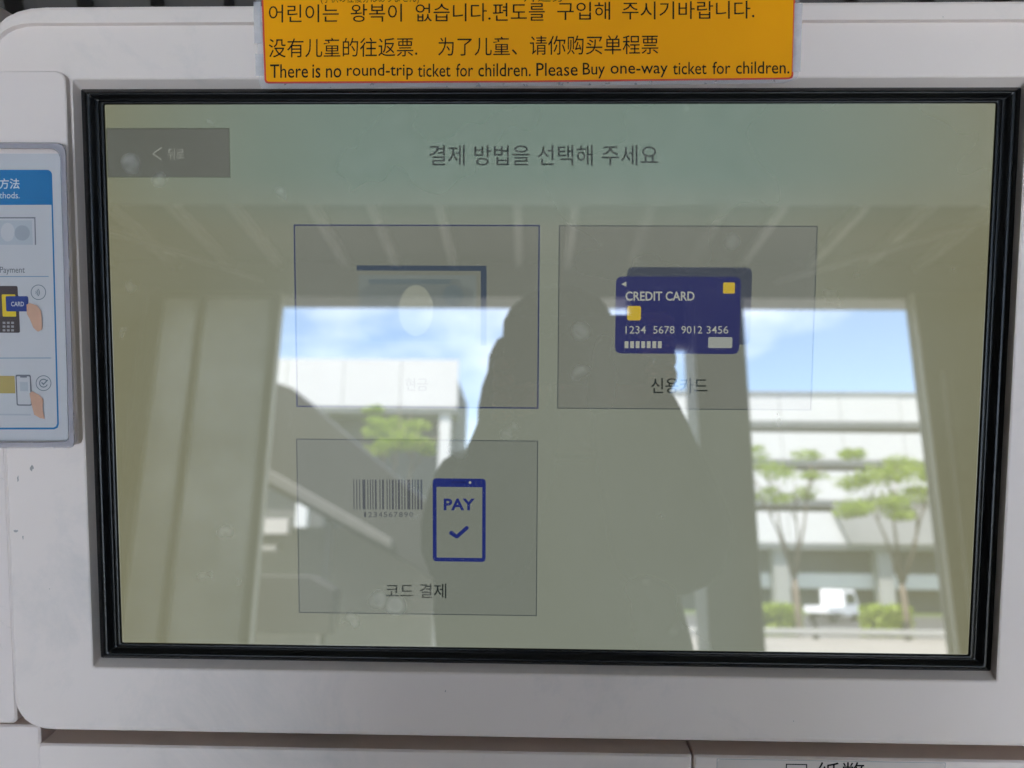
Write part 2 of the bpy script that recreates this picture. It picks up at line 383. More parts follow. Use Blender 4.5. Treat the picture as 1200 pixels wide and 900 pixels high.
def hedge(x0, x1, y, z0, h, label):
    m = MB(); rnd = random.Random(int(x0 * 10))
    for k in range(1400):
        c = Vector((rnd.uniform(x0, x1), y + rnd.uniform(-.5, .5), z0 + h * rnd.random() ** .6))
        a = Vector((rnd.uniform(-1, 1), rnd.uniform(-1, 1), rnd.uniform(-1, 1))).normalized() * .12; b = a.orthogonal().normalized() * .07
        m.add([c - a, c - b, c + a, c + b], [(0, 1, 2, 3)])
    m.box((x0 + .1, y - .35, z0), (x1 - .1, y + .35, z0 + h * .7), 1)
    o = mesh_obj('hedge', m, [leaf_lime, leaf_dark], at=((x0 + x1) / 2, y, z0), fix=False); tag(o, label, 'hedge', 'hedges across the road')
def leaf_mat(name, c):
    m, t, b = base_mat(name); n = noise_node(t, 3, 2)
    t.links.new(ramp(t, n.outputs['Fac'], .3, .7, tuple(x * .7 for x in c), tuple(x * 1.25 for x in c)).outputs[0], b.inputs['Base Color'])
    b.inputs['Roughness'].default_value = .6; b.inputs['Transmission Weight'].default_value = 0
    tr = t.nodes.new('ShaderNodeBsdfTranslucent'); tr.inputs[0].default_value = (c[0] * 1.3, c[1] * 1.3, c[2] * .8, 1)
    ms = t.nodes.new('ShaderNodeMixShader'); ms.inputs[0].default_value = .35
    t.links.new(b.outputs[0], ms.inputs[1]); t.links.new(tr.outputs[0], ms.inputs[2]); t.links.new(ms.outputs[0], t.nodes['Material Output'].inputs[0])
    return m
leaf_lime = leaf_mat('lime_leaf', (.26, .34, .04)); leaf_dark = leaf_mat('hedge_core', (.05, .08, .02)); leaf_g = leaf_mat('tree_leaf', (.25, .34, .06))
bark = surf('bark', (.13, .10, .075), .9, .25, 6, .5, 20)
def tree(root, tips, blobs, label, r0=.09, leaves=1500, seed=1):
    rnd = random.Random(seed); t = thing('street_tree', root, label, 'tree', 'street trees along the plaza')
    m = MB(); R = Vector(root)
    fork = R + Vector((0, 0, (tips[0][2] - R.z) * .45))
    m.tube([R, R + (fork - R) * .5 + Vector((.03, 0, 0)), fork], r0, 8, r2=r0 * .75)
    for tp in tips:
        T = Vector(tp); mid = fork.lerp(T, .5) + Vector((rnd.uniform(-.15, .15), rnd.uniform(-.2, .2), -.05))
        m.tube([fork - Vector((0, 0, .05)), mid, T], r0 * .55, 6, r2=r0 * .12)
        for q in range(3):
            e = T + Vector((rnd.uniform(-.6, .6), rnd.uniform(-.6, .6), rnd.uniform(-.1, .4)))
            m.tube([mid.lerp(T, .3 + .2 * q), e], r0 * .22, 5, r2=r0 * .06)
    part('trunk', m, bark, t, smooth=True)
    m = MB()
    for k in range(leaves):
        b = rnd.choice(blobs); d = Vector((rnd.gauss(0, 1), rnd.gauss(0, 1), rnd.gauss(0, 1))).normalized() * (rnd.random() ** .4)
        c = Vector(b[:3]) + Vector((d.x * b[3], d.y * b[3], d.z * b[4]))
        a = Vector((rnd.uniform(-1, 1), rnd.uniform(-1, 1), rnd.uniform(-.5, .5))).normalized() * rnd.uniform(.04, .08); n_ = a.orthogonal().normalized() * rnd.uniform(.018, .036)
        m.add([c - a, c - n_, c + a, c + n_], [(0, 1, 2, 3)])
    part('crown', m, leaf_g, t, fix=False)
def sp(px, py, Y): return tuple(seen(px, py, Y))
def blobs(lst, Y): return [(*sp(x + random.uniform(-9, 9), y + random.uniform(-8, 8), Y + random.uniform(-.8, .8)), r * q, r * q * .42) for x, y, r in lst for q in (.75, .5)]
hedge(sp(884, 720, -27)[0], sp(934, 720, -27)[0], -27, -.99, 1.15, 'lime green clipped hedge across the road below the slim forked tree')
hedge(sp(1012, 720, -27)[0], sp(1062, 720, -27)[0], -27, -.99, 1.15, 'lime green clipped hedge just past the front of the white truck')

YT = -19.0
rt = sp(935, 730, YT)
tree((rt[0], YT, -.99), [sp(905, 560, YT), sp(950, 545, YT), sp(930, 575, YT), sp(885, 565, YT)],
     blobs([(890, 548, .75), (915, 560, .8), (945, 535, .55), (895, 575, .5), (955, 565, .5), (920, 585, .5), (885, 530, .5), (940, 575, .5)], YT),
     'slim forked young tree with sparse green crown mirrored nearest the pillar', seed=3, leaves=1500)
rt = sp(1062, 730, YT)
tree((rt[0], YT, -.99), [sp(1010, 570, YT), sp(1050, 545, YT), sp(1090, 560, YT), sp(1075, 590, YT)],
     blobs([(1000, 565, .8), (1030, 550, .9), (1060, 548, .9), (1090, 555, .7), (1010, 590, .8), (1045, 580, .9), (1080, 580, .7), (995, 540, .5), (1050, 600, .6), (1000, 605, .5)], YT),
     'fuller green tree mirrored in front of the car park beside the beige wall', seed=5, leaves=4600)
rt = sp(470, 640, -15.5)
tree((rt[0], -14.7, -.02), [sp(450, 510, -14.7), sp(490, 505, -14.7), sp(470, 495, -14.7)],
     blobs([(445, 500, .45), (465, 495, .5), (485, 505, .5), (455, 520, .5), (480, 525, .55), (505, 525, .35), (440, 485, .25)], -14.7),
     'bright green tree mirrored below the white roof parapet left of the photographer', seed=8, leaves=1800)

# buildings across the road
def banded(name, label, x0, x1, y, bands, depth, cols, ztop, zlow):
    t = thing(name, ((x0 + x1) / 2, y - depth / 2, -1), label, 'building')
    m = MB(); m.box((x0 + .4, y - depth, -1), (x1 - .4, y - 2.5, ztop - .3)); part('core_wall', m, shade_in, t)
    for a, b in bands:
        n_ = max(1, round((x1 - x0) / 3.6)); dx = (x1 - x0) / n_
        for q in range(n_):
            m = MB(); m.box((x0 + q * dx + .02, y - .25, a), (x0 + (q + 1) * dx - .02, y + .012 * random.random(), b)); part('parapet_panel', m, band_white, t)
        m = MB(); m.box((x0 + .05, y - 2.6, a - .32), (x1 - .05, y - .1, a - .005)); part('floor_slab', m, band_grey, t)
    for x in cols:
        m = MB(); m.box((x - .45, y - 1.4, -1), (x + .45, y - .5, zlow)); part('column', m, band_grey, t, bevel=.03)
    return t
def zb(py, Y=-46, px=980): return sp(px, py, Y)[2]
bands = [(zb(b), zb(a)) for a, b in ((462, 494), (507, 539), (552, 586), (600, 637))]
cp = banded('car_park', 'white banded multi storey car park mirrored across the road', 4.5, 42, -46, bands, 16, [7.5, 15.3, 21.5, 28, 35], bands[0][1], bands[3][0])
m = MB(); m.box((4.4, -46.3, bands[0][1] + .001), (42.1, -45.9, bands[0][1] + .14)); part('coping', m, band_grey, cp)
x_ = sp(995, 620, -45.7)[0]
m = MB(); m.prism([(x_, bands[3][0] - .01), (x_ - .9, bands[3][1] + .3), (42, bands[3][1] + .3), (42, bands[3][0] - .01)], -45.7, -45.95, 'y'); part('ramp_panel', m, band_grey, cp)
m = MB(); m.box((5, -47.6, zb(690)), (42, -47.2, zb(672))); part('barrier_wall', m, band_white, cp)
xl0, xl1 = sp(325, 450, -46)[0], sp(537, 450, -46)[0]
zl = [(sp(450, 477, -46)[2], sp(450, 421, -46)[2])]
ob = banded('white_building', 'white flat roofed building mirrored under the blue sky beside the stair', -34, xl1, -46, zl, 12, [], zl[0][1], 0)
for x in (xl1 - .8, -14, -24):
    m = MB(); m.box((x - .35, -46.9, -1), (x + .35, -46.3, zl[0][0] - .3)); part('column', m, band_white, ob)

# little white truck
TP = Vector((sp(978, 728, -37)[0], -37, -.95))
tr = thing('pickup_truck', tuple(TP), 'small white cab over truck parked in front of the car park', 'truck')
carw = surf('truck_paint', (.8, .8, .8), .25, .02); glassd = surf('truck_glass', (.02, .025, .03), .08, .1); tyre = surf('tyre', (.02, .02, .02), .8, .2)
def tx(mb):
    a = math.radians(-40); R_ = Matrix.Rotation(a, 3, 'Z'); mb.v = [tuple(R_ @ (Vector(v) * .82) + TP) for v in mb.v]; return mb
m = MB(); m.prism([(-.1, .35), (1.55, .35), (1.62, .95), (1.25, 1.78), (-.1, 1.8)], -.72, .72, 'y'); body = part('cab', tx(m), carw, tr, bevel=.06)
m = MB(); m.prism([(1.615, .99), (1.58, 1.04), (1.32, 1.62), (1.36, 1.6)], -.62, .62, 'y'); part('windscreen', tx(m), glassd, tr)
for s_ in (-1, 1):
    m = MB(); m.prism([(.15, 1.02), (1.28, 1.02), (1.05, 1.6), (.15, 1.6)], s_ * .70, s_ * .735, 'y'); part('side_window', tx(m), glassd, tr)
    m = MB(); m.box((1.575, s_ * .52 - .13, .62), (1.63, s_ * .52 + .13, .80)); part('headlight', tx(m), surf('lamp_glass', (.5, .5, .48), .1), tr)
    for x in (-1.25, 1.05):
        m = MB(); m.tube([(x, s_ * .55, .27), (x, s_ * .72, .27)], .27, 18); part('wheel', tx(m), tyre, tr)
m = MB(); m.box((-1.9, -.72, .55), (-.15, .72, .62)); m.box((-1.9, -.72, .62), (-1.85, .72, .9)); m.box((-1.85, -.72, .62), (-.15, -.68, .9)); m.box((-1.85, .68, .62), (-.15, .72, .9)); part('cargo_bed', tx(m), carw, tr)
m = MB(); m.box((-1.8, -.4, .3), (1.4, .4, .54)); part('chassis', tx(m), tyre, tr)
m = MB(); m.box((1.5, -.7, .3), (1.66, .7, .5)); part('bumper', tx(m), charcoal, tr)

# ================================================================== THE TICKET MACHINE
FACE = .0095
tm = thing('ticket_machine', (0, 0, 0), 'light grey ticket machine with a black framed touch screen', 'ticket machine')
g0 = rect_uv(95, 103, 1160, 785, .001); ga = rect_uv(118, 103, 1198, 772, .001)
gask = (-(.5 * (abs(uv(95, 103, .001)[0]) + abs(uv(118, 772, .001)[0]))), .5 * (uv(118, 772, .001)[1] + uv(1160, 785, .001)[1]),
        .5 * (uv(1198, 104, .001)[0] + uv(1160, 785, .001)[0]), .5 * (uv(95, 103, .001)[1] + uv(1198, 104, .001)[1]))
cham = (uv(92, 440, FACE)[0], uv(640, 794, FACE)[1], uv(1192, 440, FACE)[0], uv(640, 88, FACE)[1])
SCRW, SCRH = .237, .1491
uL = uv(3, 540, FACE - .0022)[0]; uR = .46
vB = uv(600, 868, FACE)[1]; vG = uv(600, 26.5, FACE)[1]
vTL, vTR = uv(60, 7, FACE)[1], uv(1190, -1, FACE)[1]
m = MB()
oc = [(uL, vTL), (uR, vTR), (uR, vB), (uL, vB)]
def inset(c, d, top=None):
    return [(c[0][0] + d, c[0][1] - d if top is None else top), (c[1][0] - d, c[1][1] - d if top is None else top), (c[2][0] - d, c[2][1] + d), (c[3][0] + d, c[3][1] + d)]
def inset2(d, top): return [(uL + d, top), (uR - d, top), (uR - d, vB + .0006 + d * .02), (uL + d, vB + .0006 + d * .02)]
RR = [.034, .03, .02, .022]
L = [rquad(oc, RR, -.05, 8), rquad(oc, RR, FACE - .002, 8), rquad(inset(oc, .0006), RR, FACE - .0006, 8), rquad(inset(oc, .002), RR, FACE, 8)]
L += [rquad([(uL + .0005 + .002, vG + .0007), (uR - .003, vG + .0007), (uR - .003, vB + .003), (uL + .0025, vB + .003)], [.026, .026, .02, .021], FACE + .0001, 8),
      rquad([(uL + .003, vG), (uR - .004, vG), (uR - .004, vB + .0035), (uL + .003, vB + .0035)], [.026, .026, .02, .021], FACE - .0022, 8),
      rquad(corners(*cham), .0016, FACE - .0022, 8), rquad([(a + (.0008 if a < 0 else -.0008), b + (.0008 if b < 0 else -.0008)) for a, b in corners(*cham)], .0014, FACE - .0027, 8),
      rquad(corners(*gask), .0012, .0006, 8)]
for k in (1, 2, 3, 4):
    L[k] = [(p[0], p[1], p[2] - .0022 * min(1, max(0, (vG - .004 - p[1]) / .03))) for p in L[k]]
m.loops(L); part('front_panel', m.panel(), white, tm, smooth=False)
# black gasket with a rounded ridge and an inner lip
m = MB(); G = []
sc_ = corners(-SCRW, -SCRH, SCRW, SCRH); gc = corners(*gask)
def between(t): return [(gc[i][0] * (1 - t) + sc_[i][0] * t, gc[i][1] * (1 - t) + sc_[i][1] * t) for i in range(4)]
for t_, w_ in ((-.02, -.002), (-.01, .0008), (.1, .0016), (.25, .0034), (.34, .0040), (.42, .0042), (.5, .0038), (.6, .0022), (.72, .0010), (.76, .0009), (.8, .0012), (.94, .0012), (.985, .0009), (1.0, -.0005)):
    G.append(rquad(between(t_), .0011, w_, 4))
m.loops(G); part('screen_gasket', m.panel(), rubber, tm, smooth=True)
# back plate that closes the slots between the covers
m = MB(); m.box((-.62, -.36, -.07), (.62, .205, -.051)); part('inner_chassis', m.panel(), dark, tm)
# covers round the front panel
def cover(name, box, r, w, mat=white, depth=.05):
    u0, v0, u1, v1 = box; m = MB(); c = corners(*box)
    c2 = corners(u0 + .001, v0 + .001, u1 - .001, v1 - .001)
    m.loops([rquad(c, r, w - depth, 5), rquad(c, r, w - .001, 5), rquad(c2, r, w, 5)], cap0=True, cap1=True)
    return part(name, m.panel(), mat, tm)
uS = uv(6, 540, .004)[0]
cover('side_cover', (-.62, uv(10, 846, .002)[1], uS, .205), .004, .004, white2, .054)
vL = uv(600, 881, .003)[1]
uSeam = uv(812, 890, .003)[0]
uLow = uv(45, 885, .003)[0]
cover('lower_cover', (uLow, -.36, uSeam - .0007, vL), [.003, .001, .001, .003], .0035, white, .053)
cover('lower_cover', (uSeam + .0007, -.36, uR, vL), [.001, .003, .003, .001], .0035, white, .053)
cover('lower_side_cover', (-.62, -.36, uLow - .0006, uv(10, 852, .002)[1]), .003, .0, white2, .05)
# cabinet standing on the floor
b0 = pw(0, -.36, 0)
b1, b2 = pw(0, -.36, -.072), pw(0, .2, -.072)
m = MB(); m.prism([(b0.y + .004, 0.0), (b0.y + .004, b0.z - .002), (b1.y, b1.z), (b2.y, b2.z), (.5, b2.z), (.5, 0.0)], -.62, .62, 'x'); part('cabinet', m, white, tm, bevel=.006)
# bank note slot label
m = MB(); sheet(m, (840, 889, 1105, 960), .0036, .004); lab = part('slot_label', m.panel(), surf('label_grey', (.62, .54, .50), .35, .03), tm)
m = MB(); frame_line(m, (840, 889, 1105, 960), .00035, .00372); part('label_outline', m.panel(), surf('label_line', (.33, .33, .35), .4, .05), lab)
ink = surf('black_ink', (.006, .005, .006), .6, .2, 50, spec=.15)
m = MB(); frame_line(m, (921, 895, 945, 925), .0006, .00374); text_on(m, '紙幣', (957, 893, 1013, 922), .00374); part('label_lettering', m.panel(), ink, lab)

# scuffs on the worn left edge
scuff = surf('scuff', (.34, .31, .29), .8, .3, 200)
def scuff_at(px, py, rx, ry, sd, w=FACE - .0021):
    rn = random.Random(sd); m = MB(); n = 9
    pxpoly(m, [(px + rx * rn.uniform(.35, 1) * math.cos(2 * math.pi * k / n), py + ry * rn.uniform(.35, 1) * math.sin(2 * math.pi * k / n)) for k in range(n)], w)
    part('scuff_mark', m.panel(), scuff, tm)
for i, (x, y, a, b) in enumerate(((18.5, 622.5, 3.2, 2.4), (21, 561, 1.6, 5), (37, 549, 3, 4.5), (27, 630, 1.0, 4), (522, 810, .9, 1.6), (58, 690, .8, .8), (930, 845, .7, 1.0), (1105, 20, .9, 1.2))): scuff_at(x, y, a, b, i, FACE + .0003 if y < 25 else FACE - .0021)

# ------------------------------------------------------------------ display picture
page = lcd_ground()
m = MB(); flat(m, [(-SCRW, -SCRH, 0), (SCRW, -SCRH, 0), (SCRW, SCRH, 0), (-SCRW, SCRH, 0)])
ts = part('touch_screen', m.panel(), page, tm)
NAVY = lcd('display_navy', (42, 45, 88)); TXT = lcd('display_text', (22, 30, 27)); BTN = lcd('display_button', (112, 115, 105)); BTN2 = lcd('display_button_lower', (113, 118, 108))
LINE = lcd('display_line', (66, 72, 72)); LINEB = lcd('display_blue_line', (46, 54, 86)); GREYD = lcd('display_dark_grey', (64, 72, 74))
BACK = lcd('display_back_button', (86, 88, 80)); PALE = lcd('display_pale', (150, 152, 142)); YEL = lcd('display_yellow', (180, 154, 52))
CODE = lcd('display_code_grey', (58, 64, 66)); PHN = lcd('display_phone_blue', (32, 42, 102)); NOTE = lcd('display_note', (112, 119, 114)); NOTED = lcd('display_note_dark', (96, 106, 106)); SLATE = lcd('display_card_back', (64, 69, 78))
A1, A2, A3, A4, A5 = .00012, .00024, .00036, .00048, .0006
def ui(name, fn, mat):
    m = MB(); fn(m); return part(name, m.panel(), mat, ts)
ui('title_text', lambda m: text_on(m, '결제 방법을 선택해 주세요', (503, 170, 771, 194), A1, .004), TXT)
ui('back_button', lambda m: sheet(m, (124, 150, 270, 208), A1), BACK)
def f(m): frame_line(m, (124, 150, 270, 208), .0005, A2)
ui('back_button_border', f, lcd('display_back_border', (78, 82, 70)))
def f(m):
    for q in ((0, -1), (0, 1)):
        pxpoly(m, [(178, 180), (180.4, 180), (189.5, 180 + q[1] * 6.6), (188.5, 180 + q[1] * 7.8)], A2)
    text_on(m, '뒤로', (196, 174, 216, 187), A2)
ui('back_button_text', f, lcd('display_back_text', (130, 132, 122)))
for nm, box, bm_, lm_ in (('cash_button', (344, 263, 631, 479), BTN, LINEB), ('card_button', (655, 264, 951, 481), BTN, LINE), ('code_button', (347, 514, 629, 722), BTN2, LINE)):
    ui(nm, lambda m: sheet(m, box, A1), bm_); ui(nm + '_border', lambda m: frame_line(m, box, .0007 if lm_ is LINEB else .0005, A2), lm_)
ui('cash_caption', lambda m: text_on(m, '현금', (475, 443, 501, 458), A2), lcd('display_soft_text', (60, 64, 62)))
ui('card_caption', lambda m: text_on(m, '신용카드', (763, 443, 829, 461), A2, .004), TXT)
ui('code_caption', lambda m: text_on(m, '코드 결제', (452, 684, 523, 701), A2, .004), TXT)
# bank note
def f(m):
    sheet(m, (418, 311, 570, 317.5), A2); sheet(m, (563.5, 317.5, 570, 405), A2)
bnk = ui('banknote_outline', f, lcd('display_note_outline', (62, 72, 84)))
def f(m):
    sheet(m, (420, 322, 558, 404), A2, 0, 0)
    pxpoly(m, [(436, 327), (538, 327), (542, 335), (554, 340), (554, 390), (542, 394), (538, 400), (436, 400), (432, 393), (422, 389), (422, 340), (432, 335)], A3, 1)
    sheet(m, (432, 327, 528, 333), A4, 0, 2); disc(m, 531, 346, 12, 12, A4, 2)
    disc(m, 487.5, 364, 20.5, 30, A5, 3)
m = MB(); f(m); part('banknote_icon', m.panel(), [NOTE, lcd('display_note_mid', (104, 111, 107)), NOTED, lcd('display_oval', (134, 138, 126))], ts)
# credit card
def f(m):
    sheet(m, (735, 313, 879, 404), A2, .0035, 0); sheet(m, (722, 324, 866, 415), A3, .0035, 1)
    sheet(m, (847.5, 331, 861, 344), A4, .0006, 2); sheet(m, (735, 358.5, 751, 375.5), A4, .0012, 2)
    pxpoly(m, [(728, 333), (734, 329.8), (734, 336)], A4, 3)
    text_on(m, 'CREDIT CARD', (733, 341.5, 814, 352.5), A4, .022, mat=3)
    for s_, x0, x1 in (('1234', 733, 757), ('5678', 765.5, 790.5), ('9012', 798.5, 823), ('3456', 828, 853.5)):
        text_on(m, s_, (x0, 382, x1, 391), A4, .004, mat=3)
    for k in range(8): 
        if k != 7: sheet(m, (732 + k * 6.5, 399.8, 736.4 + k * 6.5, 408), A4, 0, 3)
    sheet(m, (830, 395, 858, 408), A4, .0008, 4)
m = MB(); f(m); part('credit_card_icon', m.panel(), [SLATE, NAVY, YEL, PALE, lcd('display_patch', (140, 144, 138))], ts)
# bar code
def f(m):
    rnd = random.Random(4); x = 414.0
    pat = [1.6, 1.6, 1.6, 4.2, 1.6, 1.6, 1.6, 2.6, 1.6, 2.8, 1.6, 1.6, 2.8, 1.6, 2.8, 1.6, 1.6, 4.2, 1.8, 1.6, 2.8, 2.6]
    gap = [2.2, 2.3, 2.6, 2.3, 1.7, 1.7, 1.7, 3.4, 1.8, 3.2, 1.9, 1.7, 2, 1.7, 1.8, 2.2, 2.3, 1.9, 1.7, 1.8, 1.6, 0]
    k_ = 81 / (sum(pat) + sum(gap))
    for p, q in zip(pat, gap):
        sheet(m, (x, 562, x + p * k_, 597), A2); x += (p + q) * k_
    for i, ch in enumerate('1234567890'):
        x0 = 425.5 + i * 6.02; text_on(m, ch, (x0 + (1.2 if ch == '1' else 0), 600, x0 + (3.4 if ch == '1' else 4.3), 606), A2)
ui('barcode_icon', f, CODE)
# phone with PAY
def f(m):
    sheet(m, (507, 560.5, 569, 658.5), A2, .0022, 0); sheet(m, (511.5, 570.5, 565, 654), A3, .0003, 1)
    disc(m, 550.8, 565.5, 1.6, 1.6, A3, 2); sheet(m, (529, 564.3, 546, 566), A3, 0, 3)
    text_on(m, 'PAY', (520, 584.2, 556.5, 598), A4, .03, mat=0)
    pxpoly(m, [(526.3, 624), (528.3, 622), (530.2, 622.4), (535, 626.4), (546, 616.6), (548.2, 616.6), (549.4, 618.6), (548.8, 620), (536.4, 630.8), (534.2, 630.8), (526.8, 626.2)], A4, 0)
m = MB(); f(m); part('pay_phone_icon', m.panel(), [PHN, BTN2, PALE, lcd('display_phone_slot', (24, 28, 80))], ts)

# ------------------------------------------------------------------ yellow notice in a clear sleeve
WS = FACE + .0012
yel = surf('orange_yellow_card', (.92, .37, .0015), .45, .05, 7, .2, 22, bdist=.0015, spec=.12); red = surf('red_print', (.62, .045, .02), .35, .1)
film = clear_film('clear_laminate', (.62, .60, .62), .36, .12, .1)
ns = thing('notice_sign', tuple(pw(*uv(620, 95, WS), WS)), 'orange notice with Korean, Chinese and English text in clear sleeve', 'sign')
def prism_px(m, pts, w0, w1, mat=0):
    n = len(pts); vs = [(*uv(x, y, w1), w0) for x, y in pts] + [(*uv(x, y, w1), w1) for x, y in pts]
    return m.add(vs, [tuple(range(n - 1, -1, -1)), tuple(range(n, 2 * n))] + [(i, (i + 1) % n, n + (i + 1) % n, n + i) for i in range(n)], mat)
m = MB(); prism_px(m, [(304, -70), (933.5, -70), (929.6, 88), (928.6, 91), (925, 92.6), (622, 96.2), (314, 97.6), (311.2, 96.6), (310, 94)], FACE + .0004, WS); part('red_edge', m.panel(), red, ns)
m = MB(); pxpoly(m, [(306.2, -68), (931.5, -68), (927.6, 87.5), (926.5, 89.6), (924.5, 90.8), (622, 94.3), (315, 95.7), (313, 95), (312, 93)], WS + .00012); part('notice_card', m.panel(), yel, ns)
m = MB(); WT = WS + .00026
text_on(m, '어린이는', (315, 5.5, 397, 26.5), WT, .0, .6); text_on(m, '왕복이', (411, 4.8, 471, 25.8), WT, .0, .4); text_on(m, '없습니다.', (487, 4.2, 575, 25.4), WT, .0, .6)
text_on(m, '편도를', (577.5, 3.5, 638.5, 24.6), WT, .0, .4); text_on(m, '구입해', (653, 2.4, 715, 23.5), WT, .0, .4); text_on(m, '주시기바랍니다.', (729, 2, 884, 23), WT, .0, 1.2)
text_on(m, '没有儿童的往返票.', (315, 45, 489, 67.5), WT, .0, 1.4); text_on(m, '为了儿童、', (513.5, 43.5, 606, 65.5), WT, .0, .7); text_on(m, '请你购买单程票', (621, 42, 771.5, 64.5), WT, .0, 1.2)
tw = [('There', 316.5, 361, 75.5, 91.5), ('is', 366, 375.5, 75.5, 91.5), ('no', 382, 400, 80, 91.3), ('round-trip', 406.5, 484, 75, 93.6), ('ticket', 489.5, 528, 75, 90.3), ('for', 534.5, 554.5, 74.6, 90), ('children.', 560.5, 622, 74.3, 89.8),
      ('Please', 628.5, 677, 73.8, 89.2), ('Buy', 683, 709, 73.6, 92.2), ('one-way', 715.5, 782.5, 77, 91), ('ticket', 788.5, 828, 72.8, 87.4), ('for', 835, 856, 72.4, 87), ('children.', 862.5, 925, 72, 86.6)]
for s_, x0, x1, y0, y1 in tw: text_on(m, s_, (x0, y0, x1, y1), WT, .004, .4)
text_on(m, '(子供の往復券はありません)', (376, -8, 491, 5), WT, 0, .4); text_on(m, '片道券', (614, -9.5, 662, 2.2), WT, 0, .2)
part('notice_lettering', m.panel(), ink, ns)
m = MB(); WF = WT + .00015
so_ = [(299.5, -72), (936, -72), (938, 60), (936, 88), (933, 93), (918, 97.5), (640, 100.8), (330, 104), (309, 104.5), (304, 100), (301.5, 60)]
si_ = [(304, -70), (933.5, -70), (931, 60), (929.6, 88), (928.6, 91), (925, 92.6), (640, 96), (330, 97.6), (314, 97.6), (311, 96.4), (308.5, 60)]
m.loops([[(*uv(x, y, WS), WS) for x, y in so_], [(*uv(x, y, WS), WS) for x, y in si_]]); part('clear_sleeve', m.panel(), film, ns)
for box in ((297, 2, 306.5, 51), (299, 63, 309, 89), (931, 4, 938, 84)):
    m = MB(); sheet(m, box, WS + .0002); part('tape', m.panel(), clear_film('clear_tape_%d' % box[1], (.66, .66, .7), .42, .15), ns)

# ------------------------------------------------------------------ leaflet holder at the left
plate_w = FACE + .002
m = MB(); a = uv(76, 83, plate_w); b = uv(80, 522, plate_w)
c_ = [(-.42, a[1]), (a[0], a[1]), (a[0], b[1]), (-.42, b[1])]
m.loops([rquad(c_, [.002, .006, .004, .002], FACE - .0024, 6), rquad(c_, [.002, .006, .004, .002], plate_w - .0006, 6), rquad([(c_[0][0], c_[0][1] - .0006), (c_[1][0] - .0006, c_[1][1] - .0006), (c_[2][0] - .0006, c_[2][1]), c_[3]], [.002, .006, .004, .002], plate_w, 6)], cap1=True)
mpl = mesh_obj('mounting_plate', m.panel(), white2, tm)
lf_w = plate_w + .0016
hold = thing('leaflet_holder', tuple(pw(-.32, -.06, lf_w)), 'scratched clear plastic pocket holding the payment leaflet beside the screen', 'leaflet holder')
hf = clear_film('holder_plastic', (.33, .32, .38), .55, .12, .12, 40); hs = clear_film('holder_front', (.3, .3, .32), .035, .12)
m = MB()
def hq(i, w): 
    pts = [(-420, 165 + i), (77.5 - i, 167 + i), (88 - i, 525 - i), (-420, 527 - i)]
    return rquad([uv(x, y, w) for x, y in pts], [.001, .006, .004, .001], w, 6)
m.loops([hq(0, plate_w), hq(0, plate_w + .0035), hq(1.2, plate_w + .0044), hq(6.5, plate_w + .0044), hq(7.5, plate_w + .0036), hq(7.5, plate_w)]); part('pocket_rim', m.panel(), hf, hold, smooth=False)
m = MB(); flat(m, hq(7, plate_w + .0030)); part('pocket_front', m.panel(), hs, hold)
paper = surf('leaflet_paper', (.52, .50, .51), .45, .03, 10)
blue = surf('leaflet_blue', (.002, .15, .36), .4, .06, 30); lf = thing('payment_leaflet', tuple(pw(-.32, -.06, plate_w + .0005)), 'white payment leaflet with blue heading inside the clear pocket', 'leaflet')
Z0 = plate_w + .0006
m = MB(); prism_px(m, [(-400, 180), (72, 180), (80, 517), (-400, 519)], plate_w + .0002, Z0); part('paper_sheet', m.panel(), paper, lf)
m = MB()
pts = [(-400, 199)] + [(55 + 6 * math.sin(t * math.pi / 12), 205 - 6 * math.cos(t * math.pi / 12)) for t in range(7)] + [(62, 240), (-400, 241)]
pxpoly(m, pts, Z0 + .0001)
pxpoly(m, [(60.3, 240), (62, 240), (69, 497), (67, 496)], Z0 + .0001)
pxpoly(m, [(67, 496), (69, 497), (67.6, 501.2), (63.5, 503.2), (62.6, 501), (65.7, 499.6)], Z0 + .0001); pxpoly(m, [(63.5, 503.2), (-400, 504), (-400, 502), (62.6, 501)], Z0 + .0001)
part('blue_frame', m.panel(), blue, lf)
Z1 = Z0 + .0002; Z2 = Z0 + .0003; Z3 = Z0 + .0004; Z4 = Z0 + .0005
m = MB(); text_on(m, '方法', (-1, 209, 23, 221.5), Z1, .012); text_on(m, 'methods.', (-12, 225, 23, 232.5), Z1); part('heading', m.panel(), surf('white_print', (.62, .64, .66), .4), lf)
m = MB(); text_on(m, 'Payment', (0, 312.5, 29, 322), Z1, .004); part('caption', m.panel(), surf('grey_print', (.12, .12, .13), .4), lf)
m = MB(); pxpoly(m, [(-200, 324), (57, 323.5), (57, 324.5), (-200, 325)], Z1); pxpoly(m, [(-200, 419.5), (60, 419), (60, 420), (-200, 420.5)], Z1); part('divider', m.panel(), surf('blue_grey_print', (.16, .26, .36), .4), lf)
ng, nd, ndd = surf('note_grey', (.42, .43, .46), .4), surf('note_dark', (.16, .16, .18), .4), surf('note_mid', (.33, .34, .37), .4)
m = MB(); pxpoly(m, [(-120, 254.5), (41.5, 254.5), (42.3, 287), (40.8, 287), (40.2, 256), (-120, 256)], Z1, 1); sheet(m, (-100, 258, 38.5, 287), Z1, 0, 0); disc(m, 26, 273, 9, 9, Z2, 2); disc(m, 9, 272, 8, 11, Z3, 3); part('banknote_print', m.panel(), [ng, nd, ndd, paper], lf)
brown = surf('terminal_brown', (.055, .035, .035), .45, .1); yl = surf('terminal_yellow', (.72, .5, .02), .4); nb = surf('card_blue', (.012, .035, .2), .4); keyg = surf('key_grey', (.3, .28, .28), .4)
